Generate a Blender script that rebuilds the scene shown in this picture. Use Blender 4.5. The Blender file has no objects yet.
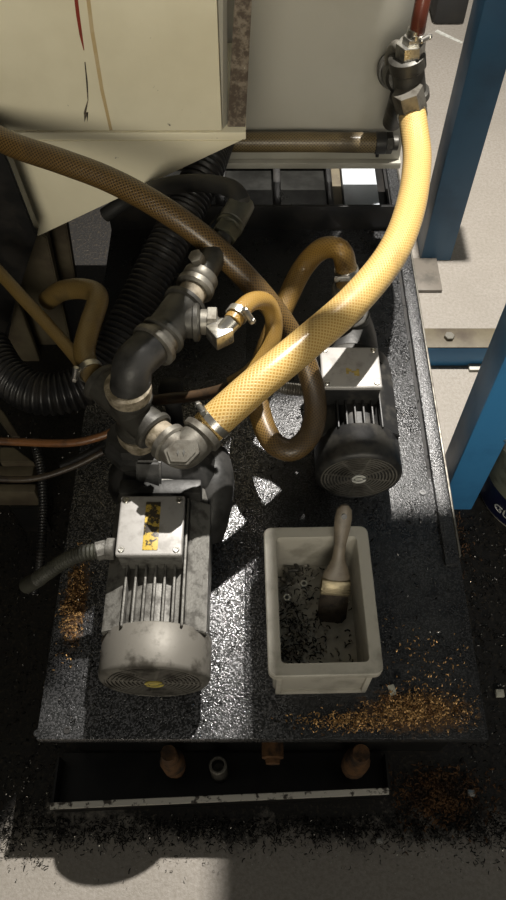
import bpy, bmesh, math, random
from mathutils import Vector, Matrix
random.seed(7)
C = bpy.context.scene.collection
V = Vector
PI = math.pi

# ------------------------------------------------------------------ camera
F_PX, PITCH, CAMZ = 754.0, math.radians(57.3), 1.63
cam_d = bpy.data.cameras.new('camera'); cam = bpy.data.objects.new('camera', cam_d); C.objects.link(cam)
cam_d.sensor_fit = 'VERTICAL'; cam_d.sensor_height = 24; cam_d.lens = F_PX/900*24
cam_d.clip_start = 0.02
cam.location = (0, 0, CAMZ); cam.rotation_euler = (PI/2-PITCH, 0, 0)
bpy.context.scene.camera = cam

def P(px, py, z=None, y=None):
    """point of the place seen at a pixel, on the level z or the upright plane y"""
    a = (px-253)/F_PX; b = (450-py)/F_PX
    r = V((a, math.cos(PITCH)+b*math.sin(PITCH), -math.sin(PITCH)+b*math.cos(PITCH)))
    t = (z-CAMZ)/r.z if z is not None else y/r.y
    return V((0, 0, CAMZ)) + r*t

# ------------------------------------------------------------------ mesh helpers
def new(): 
    b = bmesh.new(); b.loops.layers.uv.new('UVMap'); return b

def merge(bm, other, M=None):
    if M is not None: bmesh.ops.transform(other, matrix=M, verts=other.verts)
    me = bpy.data.meshes.new('tmp'); other.to_mesh(me); other.free()
    bm.from_mesh(me); bpy.data.meshes.remove(me)

def box(bm, x0, x1, y0, y1, z0, z1, bev=0.002, M=None, seg=2):
    b = new()
    bmesh.ops.create_cube(b, size=1)
    for v in b.verts:
        v.co = V(((x0+x1)/2+v.co.x*(x1-x0), (y0+y1)/2+v.co.y*(y1-y0), (z0+z1)/2+v.co.z*(z1-z0)))
    if bev > 0:
        bmesh.ops.bevel(b, geom=list(b.edges), offset=bev, segments=seg, profile=.5, affect='EDGES')
    merge(bm, b, M)

def prism(bm, pts, off, bev=0.0):
    b = new(); off = V(off)
    a = [b.verts.new(p) for p in pts]; c = [b.verts.new(V(p)+off) for p in pts]
    b.faces.new(a); b.faces.new(c[::-1])
    n = len(pts)
    for i in range(n): b.faces.new((a[i], c[i], c[(i+1) % n], a[(i+1) % n]))
    bmesh.ops.recalc_face_normals(b, faces=b.faces)
    if bev: bmesh.ops.bevel(b, geom=list(b.edges), offset=bev, segments=2, affect='EDGES')
    merge(bm, b)

def frame_of(d):
    d = V(d).normalized()
    h = V((0, 0, 1)) if abs(d.z) < .9 else V((0, 1, 0))
    u = d.cross(h).normalized(); w = u.cross(d).normalized()
    return d, u, w

def lathe(bm, p0, d, prof, seg=32, rot=0.0, caps=True):
    """prof: (distance along d, radius)"""
    d, u, w = frame_of(d); p0 = V(p0)
    uvl = bm.loops.layers.uv.active
    rings = []
    for t, r in prof:
        c = p0+d*t
        if r < 1e-6: rings.append([bm.verts.new(c)])
        else: rings.append([bm.verts.new(c+(u*math.cos(rot+2*PI*i/seg)+w*math.sin(rot+2*PI*i/seg))*r) for i in range(seg)])
    fs = []
    for k in range(len(rings)-1):
        A, B = rings[k], rings[k+1]
        for i in range(seg):
            j = (i+1) % seg
            if len(A) == 1 and len(B) == 1: continue
            if len(A) == 1: f = bm.faces.new((A[0], B[j], B[i]))
            elif len(B) == 1: f = bm.faces.new((A[i], A[j], B[0]))
            else: f = bm.faces.new((A[i], A[j], B[j], B[i]))
            fs.append(f)
    if caps and len(rings[0]) > 1: fs.append(bm.faces.new(rings[0][::-1]))
    if caps and len(rings[-1]) > 1: fs.append(bm.faces.new(rings[-1]))
    bmesh.ops.recalc_face_normals(bm, faces=fs)

def cyl(bm, p0, p1, r, seg=24, ch=0.0015, rot=0.0):
    p0, p1 = V(p0), V(p1); L = (p1-p0).length; ch = min(ch, r*.4, L*.3)
    lathe(bm, p0, p1-p0, [(0, r-ch), (ch, r), (L-ch, r), (L, r-ch)], seg, rot)

def hexnut(bm, p0, p1, r, rot=0.0): cyl(bm, p0, p1, r, 6, .001, rot)

def smooth_path(pts, n=14):
    pts = [V(p) for p in pts]
    if len(pts) < 3:
        return [pts[0].lerp(pts[1], i/n) for i in range(n+1)]
    e = [pts[0]*2-pts[1]]+pts+[pts[-1]*2-pts[-2]]
    out = []
    for k in range(1, len(e)-2):
        p0, p1, p2, p3 = e[k-1:k+3]
        for i in range(n):
            t = i/n
            out.append(.5*((2*p1)+(p2-p0)*t+(2*p0-5*p1+4*p2-p3)*t*t+(3*p1-p0-3*p2+p3)*t**3))
    out.append(pts[-1]); return out

def resample(path, step):
    out = [path[0]]; acc = 0
    for a, b in zip(path, path[1:]):
        L = (b-a).length
        while acc+L >= step:
            t = (step-acc)/L; a = a.lerp(b, t); out.append(a.copy()); L = (b-a).length; acc = 0
        acc += L
    return out

def sweep(bm, path, r, seg=24, squash=1.0):
    """tube along a dense path; r number or f(length)"""
    uvl = bm.loops.layers.uv.active
    n = len(path); T = []
    for i in range(n):
        a = path[max(i-1, 0)]; b = path[min(i+1, n-1)]; T.append((b-a).normalized())
    _, u, w = frame_of(T[0]); rings = []; L = [0]
    for i in range(1, n): L.append(L[-1]+(path[i]-path[i-1]).length)
    for i in range(n):
        if i:
            q = T[i-1].rotation_difference(T[i]); u = q @ u
        u = (u-T[i]*u.dot(T[i])).normalized(); w = T[i].cross(u)
        rr = r(L[i]) if callable(r) else r
        rings.append([bm.verts.new(path[i]+(u*math.cos(2*PI*k/seg)+w*math.sin(2*PI*k/seg)*squash)*rr) for k in range(seg)])
    fs = []
    for i in range(n-1):
        for k in range(seg):
            j = (k+1) % seg
            f = bm.faces.new((rings[i][k], rings[i][j], rings[i+1][j], rings[i+1][k])); fs.append(f)
            for l, (uu, vv) in zip(f.loops, ((k/seg, L[i]), ((k+1)/seg, L[i]), ((k+1)/seg, L[i+1]), (k/seg, L[i+1]))):
                l[uvl].uv = (uu, vv)
    fs.append(bm.faces.new(rings[0][::-1])); fs.append(bm.faces.new(rings[-1]))
    bmesh.ops.recalc_face_normals(bm, faces=fs)

def corrugated(bm, pts, r, pitch, depth, seg=28, per=6):
    path = resample(smooth_path(pts, 24), pitch/per)
    sweep(bm, path, lambda s: r-depth*(.5-.5*math.cos(2*PI*s/pitch))**1.5, seg)

ORI = {}
def thing(name, label, cat, loc, group=None):
    o = bpy.data.objects.new(name, None); C.objects.link(o)
    o.location = loc; o.empty_display_size = .05
    o['label'] = label; o['category'] = cat
    if group: o['group'] = group
    ORI[o] = V(loc); return o

def obj(name, bm, m, parent=None, label=None, ang=35):
    me = bpy.data.meshes.new(name)
    if parent is None:
        xs = [v.co for v in bm.verts]
        o0 = V(((min(v.x for v in xs)+max(v.x for v in xs))/2, (min(v.y for v in xs)+max(v.y for v in xs))/2, min(v.z for v in xs)))
    else: o0 = ORI[parent]
    bmesh.ops.translate(bm, vec=-o0, verts=bm.verts)
    bm.to_mesh(me); bm.free()
    me.polygons.foreach_set('use_smooth', [True]*len(me.polygons))
    me.set_sharp_from_angle(angle=math.radians(ang))
    me.materials.append(m)
    o = bpy.data.objects.new(name, me); C.objects.link(o)
    if parent is None: o.location = o0
    else: o.parent = parent
    ORI[o] = o0
    if label: o['label'] = label
    return o

def tag(o, label, cat, group=None, kind=None):
    o['label'] = label; o['category'] = cat
    if group: o['group'] = group
    if kind: o['kind'] = kind
    return o

# ------------------------------------------------------------------ materials
class N:
    def __init__(s, name):
        s.m = bpy.data.materials.new(name); s.m.use_nodes = True
        s.t = s.m.node_tree; s.b = s.t.nodes['Principled BSDF']
    def n(s, typ, **kw):
        x = s.t.nodes.new(typ)
        for k, v in kw.items(): setattr(x, k, v)
        return x
    def l(s, a, b): s.t.links.new(a, b)
    def val(s, sock, v):
        if hasattr(v, 'is_linked') or hasattr(v, 'links'): s.l(v, sock)
        else: sock.default_value = v
    def math(s, op, a, b=0.0, c=0.0, clamp=False):
        x = s.n('ShaderNodeMath', operation=op, use_clamp=clamp)
        for i, v in enumerate((a, b, c)): s.val(x.inputs[i], v)
        return x.outputs[0]
    def coord(s, kind='Object'): return s.n('ShaderNodeTexCoord').outputs[kind]
    def pos(s): return s.n('ShaderNodeNewGeometry').outputs['Position']
    def noise(s, vec, scale, detail=4, rough=.55, dist=0.0):
        x = s.n('ShaderNodeTexNoise'); s.l(vec, x.inputs['Vector'])
        x.inputs['Scale'].default_value = scale; x.inputs['Detail'].default_value = detail
        x.inputs['Roughness'].default_value = rough; x.inputs['Distortion'].default_value = dist
        return x.outputs['Fac']
    def voronoi(s, vec, scale, feature='F1', out='Distance'):
        x = s.n('ShaderNodeTexVoronoi', feature=feature); s.l(vec, x.inputs['Vector'])
        x.inputs['Scale'].default_value = scale; return x.outputs[out]
    def step(s, v, lo, hi, a=0.0, b=1.0):
        x = s.n('ShaderNodeMapRange'); x.interpolation_type = 'SMOOTHSTEP'
        s.val(x.inputs[0], v); x.inputs[1].default_value = lo; x.inputs[2].default_value = hi
        x.inputs[3].default_value = a; x.inputs[4].default_value = b; return x.outputs[0]
    def mix(s, f, a, b):
        x = s.n('ShaderNodeMix', data_type='RGBA')
        s.val(x.inputs[0], f)
        for i, v in ((6, a), (7, b)):
            if isinstance(v, tuple): x.inputs[i].default_value = (*v, 1)
            else: s.l(v, x.inputs[i])
        return x.outputs[2]
    def col(s, v):
        if isinstance(v, tuple): s.b.inputs['Base Color'].default_value = (*v, 1)
        else: s.l(v, s.b.inputs['Base Color'])
    def rough(s, v): s.val(s.b.inputs['Roughness'], v)
    def metal(s, v): s.val(s.b.inputs['Metallic'], v)
    def spec(s, v): s.b.inputs['Specular IOR Level'].default_value = v
    def bump(s, h, strength=.3, dist=.002):
        x = s.n('ShaderNodeBump'); x.inputs['Strength'].default_value = strength
        x.inputs['Distance'].default_value = dist; s.l(h, x.inputs['Height'])
        s.l(x.outputs[0], s.b.inputs['Normal'])

def plain(name, a, b=None, rough=.5, metal=0.0, scale=30, lo=.45, hi=.65, bump=.2, spec=.5, rb=None, bscale=None):
    """paint or metal: colour a with patches of b, slight unevenness"""
    k = N(name); c = k.coord()
    n = k.noise(c, scale, 5, .6)
    b = b or tuple(x*.7 for x in a)
    f = k.step(n, lo, hi)
    k.col(k.mix(f, a, b)); k.metal(metal); k.spec(spec)
    k.rough(k.step(n, .3, .7, rough, rb if rb is not None else min(1, rough+.12)))
    if bump: k.bump(k.noise(c, bscale or scale*6, 3), bump, .001)
    return k.m

def braid(name, core, line, dirt, strands=22, pitch=.0085, w=.17, rough=.32, dscale=9, dlo=.5, dhi=.7, grad=None):
    k = N(name)
    uv = k.coord('UV'); sp = k.n('ShaderNodeSeparateXYZ'); k.l(uv, sp.inputs[0])
    u = k.math('MULTIPLY', sp.outputs[0], strands); v = k.math('DIVIDE', sp.outputs[1], pitch)
    def ln(x):
        f = k.math('FRACT', x); return k.math('ABSOLUTE', k.math('SUBTRACT', f, .5))
    a = ln(k.math('ADD', u, v)); b = ln(k.math('SUBTRACT', u, v))
    m = k.math('MAXIMUM', a, b); L = k.step(m, .5-w*1.3, .5-w*.6)
    n = k.noise(k.coord(), dscale, 5, .65); d = k.step(n, dlo, dhi)
    c = k.mix(L, core, line)
    if grad: c = k.mix(k.step(sp.outputs[1], grad[0], grad[1]), c, k.mix(L, grad[2], grad[3]))
    k.col(k.mix(k.math('MULTIPLY', d, .75), c, dirt)); k.rough(k.step(n, .3, .7, rough, rough+.2))
    k.b.inputs['Coat Weight'].default_value = .25; k.b.inputs['Coat Roughness'].default_value = .25
    k.bump(L, .35, .0012)
    return k.m

M = {}
M['cream'] = None
def cream():
    k = N('cream_paint'); p = k.pos(); n = k.noise(p, 3.2, 5, .6); s = k.noise(p, 38, 4, .7)
    c = k.mix(k.step(n, .4, .7), (.80, .75, .57), (.70, .65, .48))
    c = k.mix(k.step(s, .70, .78), c, (.10, .085, .06))
    k.col(c); k.rough(.42); k.bump(k.noise(p, 60, 3), .06, .001); return k.m
M['cream'] = cream()
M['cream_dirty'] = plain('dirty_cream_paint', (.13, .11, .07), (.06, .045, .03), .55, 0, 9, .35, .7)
M['panel'] = plain('grey_beige_paint', (.42, .405, .35), (.37, .355, .30), .4, 0, 4, .4, .7, .05)
M['black_paint'] = plain('black_oily_paint', (.012, .012, .012), (.022, .02, .018), .3, 0, 14, bump=.2)
M['black_plastic'] = plain('black_rubber', (.013, .013, .013), (.02, .019, .017), .62, 0, 25, bump=.15)
M['duct'] = plain('black_corrugated_plastic', (.016, .016, .017), (.026, .024, .022), .33, 0, 20, bump=0)
M['olive_plastic'] = plain('grey_green_plastic', (.055, .055, .042), (.034, .033, .026), .5, 0, 20, bump=.1)
M['iron'] = plain('oily_cast_iron', (.065, .062, .053), (.028, .026, .022), .42, .35, 26, .4, .65, .35)
M['iron_dark'] = plain('dark_cast_iron', (.045, .044, .042), (.015, .015, .014), .42, .2, 22, .4, .65, .4)
M['zinc'] = plain('galvanised_metal', (.19, .18, .155), (.085, .075, .06), .42, .6, 40, .4, .7, .2)
M['steel'] = plain('bright_steel', (.55, .54, .5), (.3, .28, .25), .26, .95, 60, .45, .7, .1)
M['thread'] = plain('thread_tape', (.27, .23, .17), (.11, .09, .055), .6, .1, 60, .4, .65, .5)
M['motor'] = plain('grey_motor_casting', (.17, .165, .15), (.07, .066, .058), .5, .2, 40, .45, .65, .9)
M['cowl'] = plain('worn_grey_cowl', (.165, .155, .135), (.05, .045, .036), .5, .3, 26, .48, .68, .12)
M['cowl_face'] = plain('dark_grey_grille', (.11, .103, .088), (.06, .055, .045), .6, .1, 30)
M['motor_black'] = plain('black_motor_paint', (.014, .014, .014), (.045, .042, .036), .42, .1, 20, bump=.3)
M['lid_grey'] = plain('light_grey_lid', (.36, .35, .335), (.25, .24, .225), .42, .15, 30, .45, .7, .15)
M['bin'] = plain('grey_plastic_bin', (.50, .475, .41), (.30, .28, .235), .45, 0, 16, .45, .72, .12)
M['blue'] = plain('blue_paint', (.045, .21, .43), (.035, .165, .35), .38, 0, 7, .45, .7, .08)
M['blue_dark'] = M['blue']
M['rubber_hose_red'] = plain('red_brown_tube', (.11, .03, .018), (.05, .018, .012), .22, 0, 14)
M['wood'] = plain('varnished_wood', (.16, .115, .07), (.10, .07, .045), .4, 0, 30)
M['bristle'] = plain('dark_bristles', (.045, .032, .02), (.016, .012, .008), .7, 0, 90, bump=.8, bscale=300)
M['brass'] = plain('tarnished_brass', (.26, .22, .14), (.12, .10, .06), .35, .7, 30)
M['white'] = plain('white_badge', (.62, .62, .58), (.45, .45, .4), .45, 0, 60)
M['navy'] = plain('navy_label', (.006, .007, .035), (.008, .008, .02), .35, 0, 10)
M['white_plastic'] = plain('dirty_white_plastic', (.5, .47, .38), (.2, .18, .12), .5, 0, 30)
M['chip_dark'] = plain('oily_metal_chip', (.05, .048, .045), (.01, .01, .01), .22, .9, 90, bump=0)
M['chip_rust'] = plain('rusty_metal_chip', (.52, .31, .12), (.16, .075, .025), .4, .5, 60, bump=0)
M['chip_silver'] = plain('silver_metal_chip', (.5, .48, .44), (.2, .19, .17), .25, .95, 60, bump=0)
M['rust'] = plain('rusted_iron', (.13, .062, .022), (.025, .014, .008), .8, .1, 30, .4, .65, .8)
M['sheet'] = plain('galvanised_sheet', (.52, .56, .6), (.4, .42, .44), .45, .15, 8, .4, .7, .1)
M['paper'] = plain('scrap_paper', (.6, .58, .48), (.5, .48, .4), .8, 0, 60)

M['yellow_hose'] = braid('yellow_braided_hose', (.38, .22, .05), (.56, .40, .155), (.22, .14, .05), 24, .0078, .2, .3, 7, .52, .75)
M['brown_hose'] = braid('brown_braided_hose', (.032, .017, .006), (.15, .092, .030), (.035, .024, .014), 20, .0072, .2, .28, 5, .45, .7)
M['rear_hose'] = braid('tan_braided_hose', (.065, .043, .02), (.20, .15, .07), (.06, .045, .025), 18, .008, .2, .4)
M['amber_hose'] = braid('amber_braided_hose', (.25, .145, .03), (.29, .18, .05), (.12, .07, .025), 18, .007, .15, .25)
M['olive_hose'] = braid('dull_braided_hose', (.13, .085, .022), (.16, .105, .035), (.05, .036, .015), 18, .007, .15, .4)

def tank_top():
    k = N('oily_black_steel_top'); p = k.pos()
    n1 = k.noise(p, 290, 2, .7); n2 = k.noise(p, 11, 5, .6); n3 = k.noise(p, 90, 4, .7)
    sp = k.n('ShaderNodeSeparateXYZ'); k.l(p, sp.inputs[0])
    c = k.mix(k.step(n2, .35, .7), (.007, .0075, .008), (.017, .018, .018))
    gx = k.math('MULTIPLY', k.math('MAXIMUM', k.step(sp.outputs[0], -.01, .10, 1, .12), k.math('MULTIPLY', k.step(sp.outputs[0], .0, .1), k.step(k.math('ADD', sp.outputs[1], k.math('MULTIPLY', n2, .3)), .6, 1.1, 0, .45))), k.math('MAXIMUM', k.step(sp.outputs[1], .95, 1.15, 1, .1), k.step(sp.outputs[0], .1, .2, 0, 1))); gr = k.math('MULTIPLY', k.step(n1, .50, .55), gx)   # grit, thicker on the left plate, thinned elsewhere to paint in shade
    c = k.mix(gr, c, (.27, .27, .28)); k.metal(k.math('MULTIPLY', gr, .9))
    # rust stain near the front right corner and left rear edge
    def blob(cx, cy, rx, ry):
        a = k.math('DIVIDE', k.math('SUBTRACT', sp.outputs[0], cx), rx); b = k.math('DIVIDE', k.math('SUBTRACT', sp.outputs[1], cy), ry)
        return k.math('SQRT', k.math('ADD', k.math('MULTIPLY', a, a), k.math('MULTIPLY', b, b)))
    d = k.math('MINIMUM', blob(.28, .325, .10, .035), blob(-.335, .53, .022, .09))
    d = k.math('ADD', d, k.math('MULTIPLY', k.math('SUBTRACT', n3, .5), 2.4))
    rm = k.step(d, .7, 1.15, 1, 0)
    c = k.mix(rm, c, (.085, .045, .018))
    k.col(c); 
    k.rough(k.math('SUBTRACT', k.math('ADD', k.step(n2, .35, .7, .26, .40), k.math('MULTIPLY', rm, .3)), k.math('MULTIPLY', gr, .09)))
    k.bump(k.math('ADD', n1, k.math('MULTIPLY', n3, .6)), .65, .002); k.spec(.6)
    return k.m
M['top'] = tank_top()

def floor_mat():
    k = N('concrete_floor'); p = k.pos(); sp = k.n('ShaderNodeSeparateXYZ'); k.l(p, sp.inputs[0])
    x, y = sp.outputs[0], sp.outputs[1]
    n = k.noise(p, 7, 6, .65); nf = k.noise(p, 120, 4, .7); nb = k.noise(p, 2.2, 4, .6)
    def rect(x0, x1, y0, y1):
        dx = k.math('MAXIMUM', k.math('SUBTRACT', x0, x), k.math('SUBTRACT', x, x1))
        dy = k.math('MAXIMUM', k.math('SUBTRACT', y0, y), k.math('SUBTRACT', y, y1))
        return k.math('MAXIMUM', dx, dy)
    d = k.math('MINIMUM', rect(-.45, .9, .185, .99), rect(-3, -.37, .16, 4))
    d = k.math('MINIMUM', d, rect(-.6, .42, .18, 1.6))
    d = k.math('ADD', d, k.math('MULTIPLY', k.math('SUBTRACT', n, .5), .22))
    d = k.math('ADD', d, k.math('MULTIPLY', k.math('SUBTRACT', nf, .5), .10))
    d = k.math('ADD', d, k.math('MULTIPLY', k.math('SUBTRACT', nb, .5), .16))
    g = k.step(d, -.02, .035, 1, 0)
    c = k.mix(k.step(nb, .35, .7), (.36, .33, .295), (.30, .275, .24))
    c = k.mix(k.step(nf, .3, .75), c, (.25, .225, .19))
    c = k.mix(g, c, k.mix(k.step(nf, .5, .7), (.010, .009, .008), (.045, .035, .022)))
    k.col(c); k.rough(k.step(g, 0, 1, .55, .62)); k.bump(k.math('ADD', nf, k.math('MULTIPLY', g, n)), .5, .003)
    return k.m
M['floor'] = floor_mat()

# ------------------------------------------------------------------ floor
b = new(); box(b, -4, 4, -1.5, 6, -.1, 0, 0)
fl = obj('floor', b, M['floor']); fl['kind'] = 'structure'
fl['label'] = 'grey concrete floor, black with oily swarf around the tank'

# ------------------------------------------------------------------ tank
TX0, TX1, TY0, TY1, TZ = -.372, .4045, .28, 2.3, .28
tank = thing('coolant_tank', 'long black oily steel coolant tank carrying both pumps and the plastic bin', 'tank', (0, 1, 0))
b = new(); box(b, TX0+.02, TX1-.02, TY0+.035, TY1, 0.0, TZ-.012, .003); obj('tank_body', b, M['black_paint'], tank)
b = new()
box(b, TX0, TX1, TY0, 1.575, TZ-.028, TZ-.003, .003)
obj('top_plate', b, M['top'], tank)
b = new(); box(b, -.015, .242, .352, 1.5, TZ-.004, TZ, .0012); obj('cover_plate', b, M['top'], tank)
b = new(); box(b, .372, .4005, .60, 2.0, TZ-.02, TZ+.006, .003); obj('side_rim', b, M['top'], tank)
b = new(); box(b, .364, .3715, .80, 2.0, TZ-.006, TZ-.002, .0005); obj('side_groove', b, M['black_plastic'], tank)
b = new(); box(b, .4015, .406, .62, 2.0, TZ-.05, TZ+.004, .001); obj('side_edge', b, M['zinc'], tank, 'thin pale outer edge strip')
b = new(); box(b, TX0, .372, 1.556, 1.564, TZ-.01, TZ+.072, .0015); obj('rear_lip', b, M['black_paint'], tank)
# rear trough with cross bars
b = new(); box(b, -.34, .235, 1.60, 2.3, TZ-.012, TZ-.006, 0); obj('rear_trough', b, plain('wet_trough_steel', (.05, .05, .046), (.02, .02, .018), .25, .6, 10), tank)
for x0, x1 in ((-.10, -.075), (.055, .075), (.2, .215)):
    b = new(); box(b, x0, x1, 1.59, 2.25, TZ-.01, TZ+.02, .002); obj('cross_bar', b, M['black_paint'], tank)
b = new(); box(b, -.34, .215, 1.80, 1.825, TZ+.005, TZ+.03, .002); obj('cross_bar', b, M['black_paint'], tank)
b = new(); box(b, -.34, .20, 1.93, 2.25, TZ-.005, TZ+.05, .002); obj('cross_bar', b, M['black_paint'], tank)
b = new(); box(b, .245, .338, 1.57, 2.3, TZ-.02, TZ+.012, .002); obj('cover_sheet', b, M['sheet'], tank, 'bright galvanised sheet behind the rear lip')
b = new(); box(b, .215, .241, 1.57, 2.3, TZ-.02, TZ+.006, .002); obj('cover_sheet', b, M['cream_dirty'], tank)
# bolt holes plugged by screw heads
for px, py in ((37, 733), (67, 730), (352, 661), (398, 676), (423, 492)):
    q = P(px, py, z=TZ); b = new(); lathe(b, (q.x, q.y, TZ-.004), (0, 0, 1), [(0, .006), (.0035, .006), (.0035, .0035), (.002, .0033)], 16); obj('screw_hole', b, M['black_paint'], tank)

# drip tray in front with bright worn lip
tray = thing('drip_tray', 'shallow black steel drip tray with a bright worn edge below the tank front', 'tray', (-.06, .26, 0))
TL, TR = P(50, 806, z=.062), P(389, 791, z=.062)
b = new()
prism(b, [(TL.x, TL.y-.004, 0), (TR.x, TR.y-.004, 0), (TR.x, TR.y-.004, .060), (TL.x, TL.y-.004, .060)], (0, .005, 0))
prism(b, [(TL.x, TL.y, 0), (TR.x, TR.y, 0), (TR.x, .31, 0), (TL.x, .31, 0)], (0, 0, .006))
prism(b, [(TL.x, TL.y, 0), (TL.x+.004, TL.y, 0), (TL.x+.004, TL.y, .055), (TL.x, TL.y, .055)], (0, .09, 0))
prism(b, [(TR.x, TR.y, 0), (TR.x+.004, TR.y, 0), (TR.x+.004, TR.y, .055), (TR.x, TR.y, .055)], (0, .07, 0))
obj('pan', b, M['black_paint'], tray)
b = new(); prism(b, [(TL.x, TL.y-.006, .058), (TR.x, TR.y-.006, .058), (TR.x, TR.y+.006, .058), (TL.x, TL.y+.006, .058)], (0, 0, .005), .001)
obj('lip', b, plain('worn_white_edge', (.75, .72, .64), (.08, .07, .06), .5, .1, 55, .53, .62), tray, 'scratched bright front lip')

# pipe socket standing in the tray
q = P(218, 768, z=.10)
b = new(); lathe(b, (q.x, q.y+.004, .006), (0, 0, 1), [(0, .017), (.1, .017), (.102, .015), (.102, .012), (.06, .0115), (.06, 0)], 28)
tag(obj('pipe_socket', b, M['zinc']), 'short open metal pipe socket upright in the drip tray', 'pipe')
for px, py, s in ((175, 768, 1), (353, 768, 1.1)):
    q = P(px, py, z=.07); b = new()
    lathe(b, (q.x, .272, .006), (0, .0, 1), [(0, .008*s), (.03, .009*s), (.034, .016*s), (.07, .018*s), (.074, .022*s), (.13, .023*s), (.16, .016*s), (.2, .014*s)], 14)
    o = obj('drain_plug', b, M['rust'], tank, 'rust brown drain fitting')
b = new(); lathe(b, (P(273, 745, z=.2).x, .3, .17), (0, -1, 0), [(0, .02), (.03, .02), (.032, .014), (.04, .013)], 20); obj('drain_plug', b, M['rust'], tank, 'rust brown drain fitting')

# ------------------------------------------------------------------ motors
def motor(root, cx, yf, cz, R, Lc, box_spec, mats, nf, ytail, badge_col, fin_span):
    mb, mc, mg, ml = mats
    # cowl: cylinder along +y from the face yf
    b = new(); lathe(b, (cx, yf, cz), (0, 1, 0), [(.004, R*.86), (.0, R*.89), (.0015, R*.94), (.005, R*.98), (.009, R), (Lc, R*1.0), (Lc+.002, R*.985), (Lc+.002, R*.95), (.03, R*.94)], 64, caps=False)
    cowl = obj('fan_cowl', b, mc, root)
    # grille: concentric rings and spokes
    b = new()
    k = R*.17
    while k < R*.88:
        lathe(b, (cx, yf+.001, cz), (0, 1, 0), [(0, k), (.003, k), (.003, k+R*.035), (0, k+R*.035), (0, k)], 48, caps=False)
        k += R*.075
    for i in range(8):
        a = i*PI/4+.2
        Mx = Matrix.Translation((cx, yf+.0025, cz)) @ Matrix.Rotation(a, 4, 'Y')
        box(b, .01, R*.82, -.001, .001, -.0022, .0022, 0, Mx)
    bk_ = new(); lathe(bk_, (cx, yf+.004, cz), (0, 1, 0), [(0, R*.92), (.003, R*.92)], 40); obj('grille_backing', bk_, mg, cowl)
    obj('fan_grille', b, M['cowl_face'] if mg is M['motor_black'] else mg, cowl)
    b = new(); lathe(b, (cx, yf-.0015, cz), (0, 1, 0), [(0, R*.15), (.002, R*.17), (.006, R*.17)], 32)
    bd = obj('badge', b, mg, cowl)
    b = new()
    if badge_col:
        for a0, a1, rr, w in ((0.15, 1.0, R*.14, R*.03), (1.12, 1.95, R*.14, R*.03)):
            n = 20
            for i in range(n):
                a = PI*(a0+(a1-a0)*i/n); a2 = PI*(a0+(a1-a0)*(i+1)/n)
                vs = [(cx+rad*math.cos(t), yf-.0025, cz+rad*math.sin(t)) for rad, t in ((rr-w, a), (rr+w, a), (rr+w, a2), (rr-w, a2))]
                prism(b, vs, (0, .002, 0))
        Mx = Matrix.Translation((cx, yf-.0015, cz)) @ Matrix.Rotation(-.2, 4, 'Y')
        box(b, -R*.085, R*.085, -.001, .001, -R*.055, R*.055, .0008, Mx)
        obj('badge_emblem', b, badge_col, cowl)
    # stator body
    y0, y1 = yf+Lc-.004, ytail
    b = new()
    lathe(b, (cx, y0, cz), (0, 1, 0), [(0, R*.80), (y1-y0, R*.80)], 48)
    for s in (-1, 1):           # flat flanks
        prism(b, [(cx+s*fin_span, y0, cz+R*.78), (cx+s*R*.93, y0, cz+R*.56), (cx+s*R*.93, y0, cz-R*.5), (cx+s*R*.7, y0, cz-R*.5), (cx+s*R*.7, y0, cz+.0), (cx+s*fin_span*.9, y0, cz+R*.5)], (0, y1-y0-.004, 0), .0015)
    obj('motor_body', b, mb, root)
    for i in range(nf):
        x = cx+fin_span*(-.93+1.86*i/(nf-1))
        b = new(); box(b, x-.0019, x+.0019, y0, y1-.01, cz+R*.45, cz+R*.93, .001); obj('cooling_fin', b, mb, root)
    for s, yy in ((-1, y0+.03), (-1, y1-.04), (1, y0+.03), (1, y1-.04)):
        b = new()
        box(b, cx+s*R*.66-.022, cx+s*R*.66+.022, yy-.02, yy+.02, TZ, TZ+.014, .002); box(b, cx+s*R*.64-.01, cx+s*R*.64+.01, yy-.018, yy+.018, TZ+.01, cz-R*.2, .002)
        obj('mounting_foot', b, mb, root)
    # bearing shield
    b = new(); lathe(b, (cx, y1-.002, cz), (0, 1, 0), [(0, R*.97), (.012, R), (.028, R), (.036, R*.9), (.06, R*.6)], 48)
    obj('end_shield', b, mb, root)
    # terminal box
    x0, x1, ya, yb, z0, z1 = box_spec
    b = new(); box(b, x0+.002, x1-.002, ya+.002, yb-.002, z0, z1-.010, .004, seg=3); tb = obj('terminal_box', b, mb, root)
    b = new(); box(b, x0, x1, ya, yb, z1-.011, z1, .004, seg=3); obj('box_lid', b, ml, tb)
    for xx in (x0+.010, x1-.010):
        for yy in (ya+.010, yb-.010):
            b = new(); lathe(b, (xx, yy, z1-.002), (0, 0, 1), [(0, .0055), (.003, .0055), (.0042, .0045), (.0042, .003), (.0028, .0028), (.0028, 0)], 20)
            obj('lid_screw', b, M['steel'], tb)
    return tb, cowl

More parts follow.
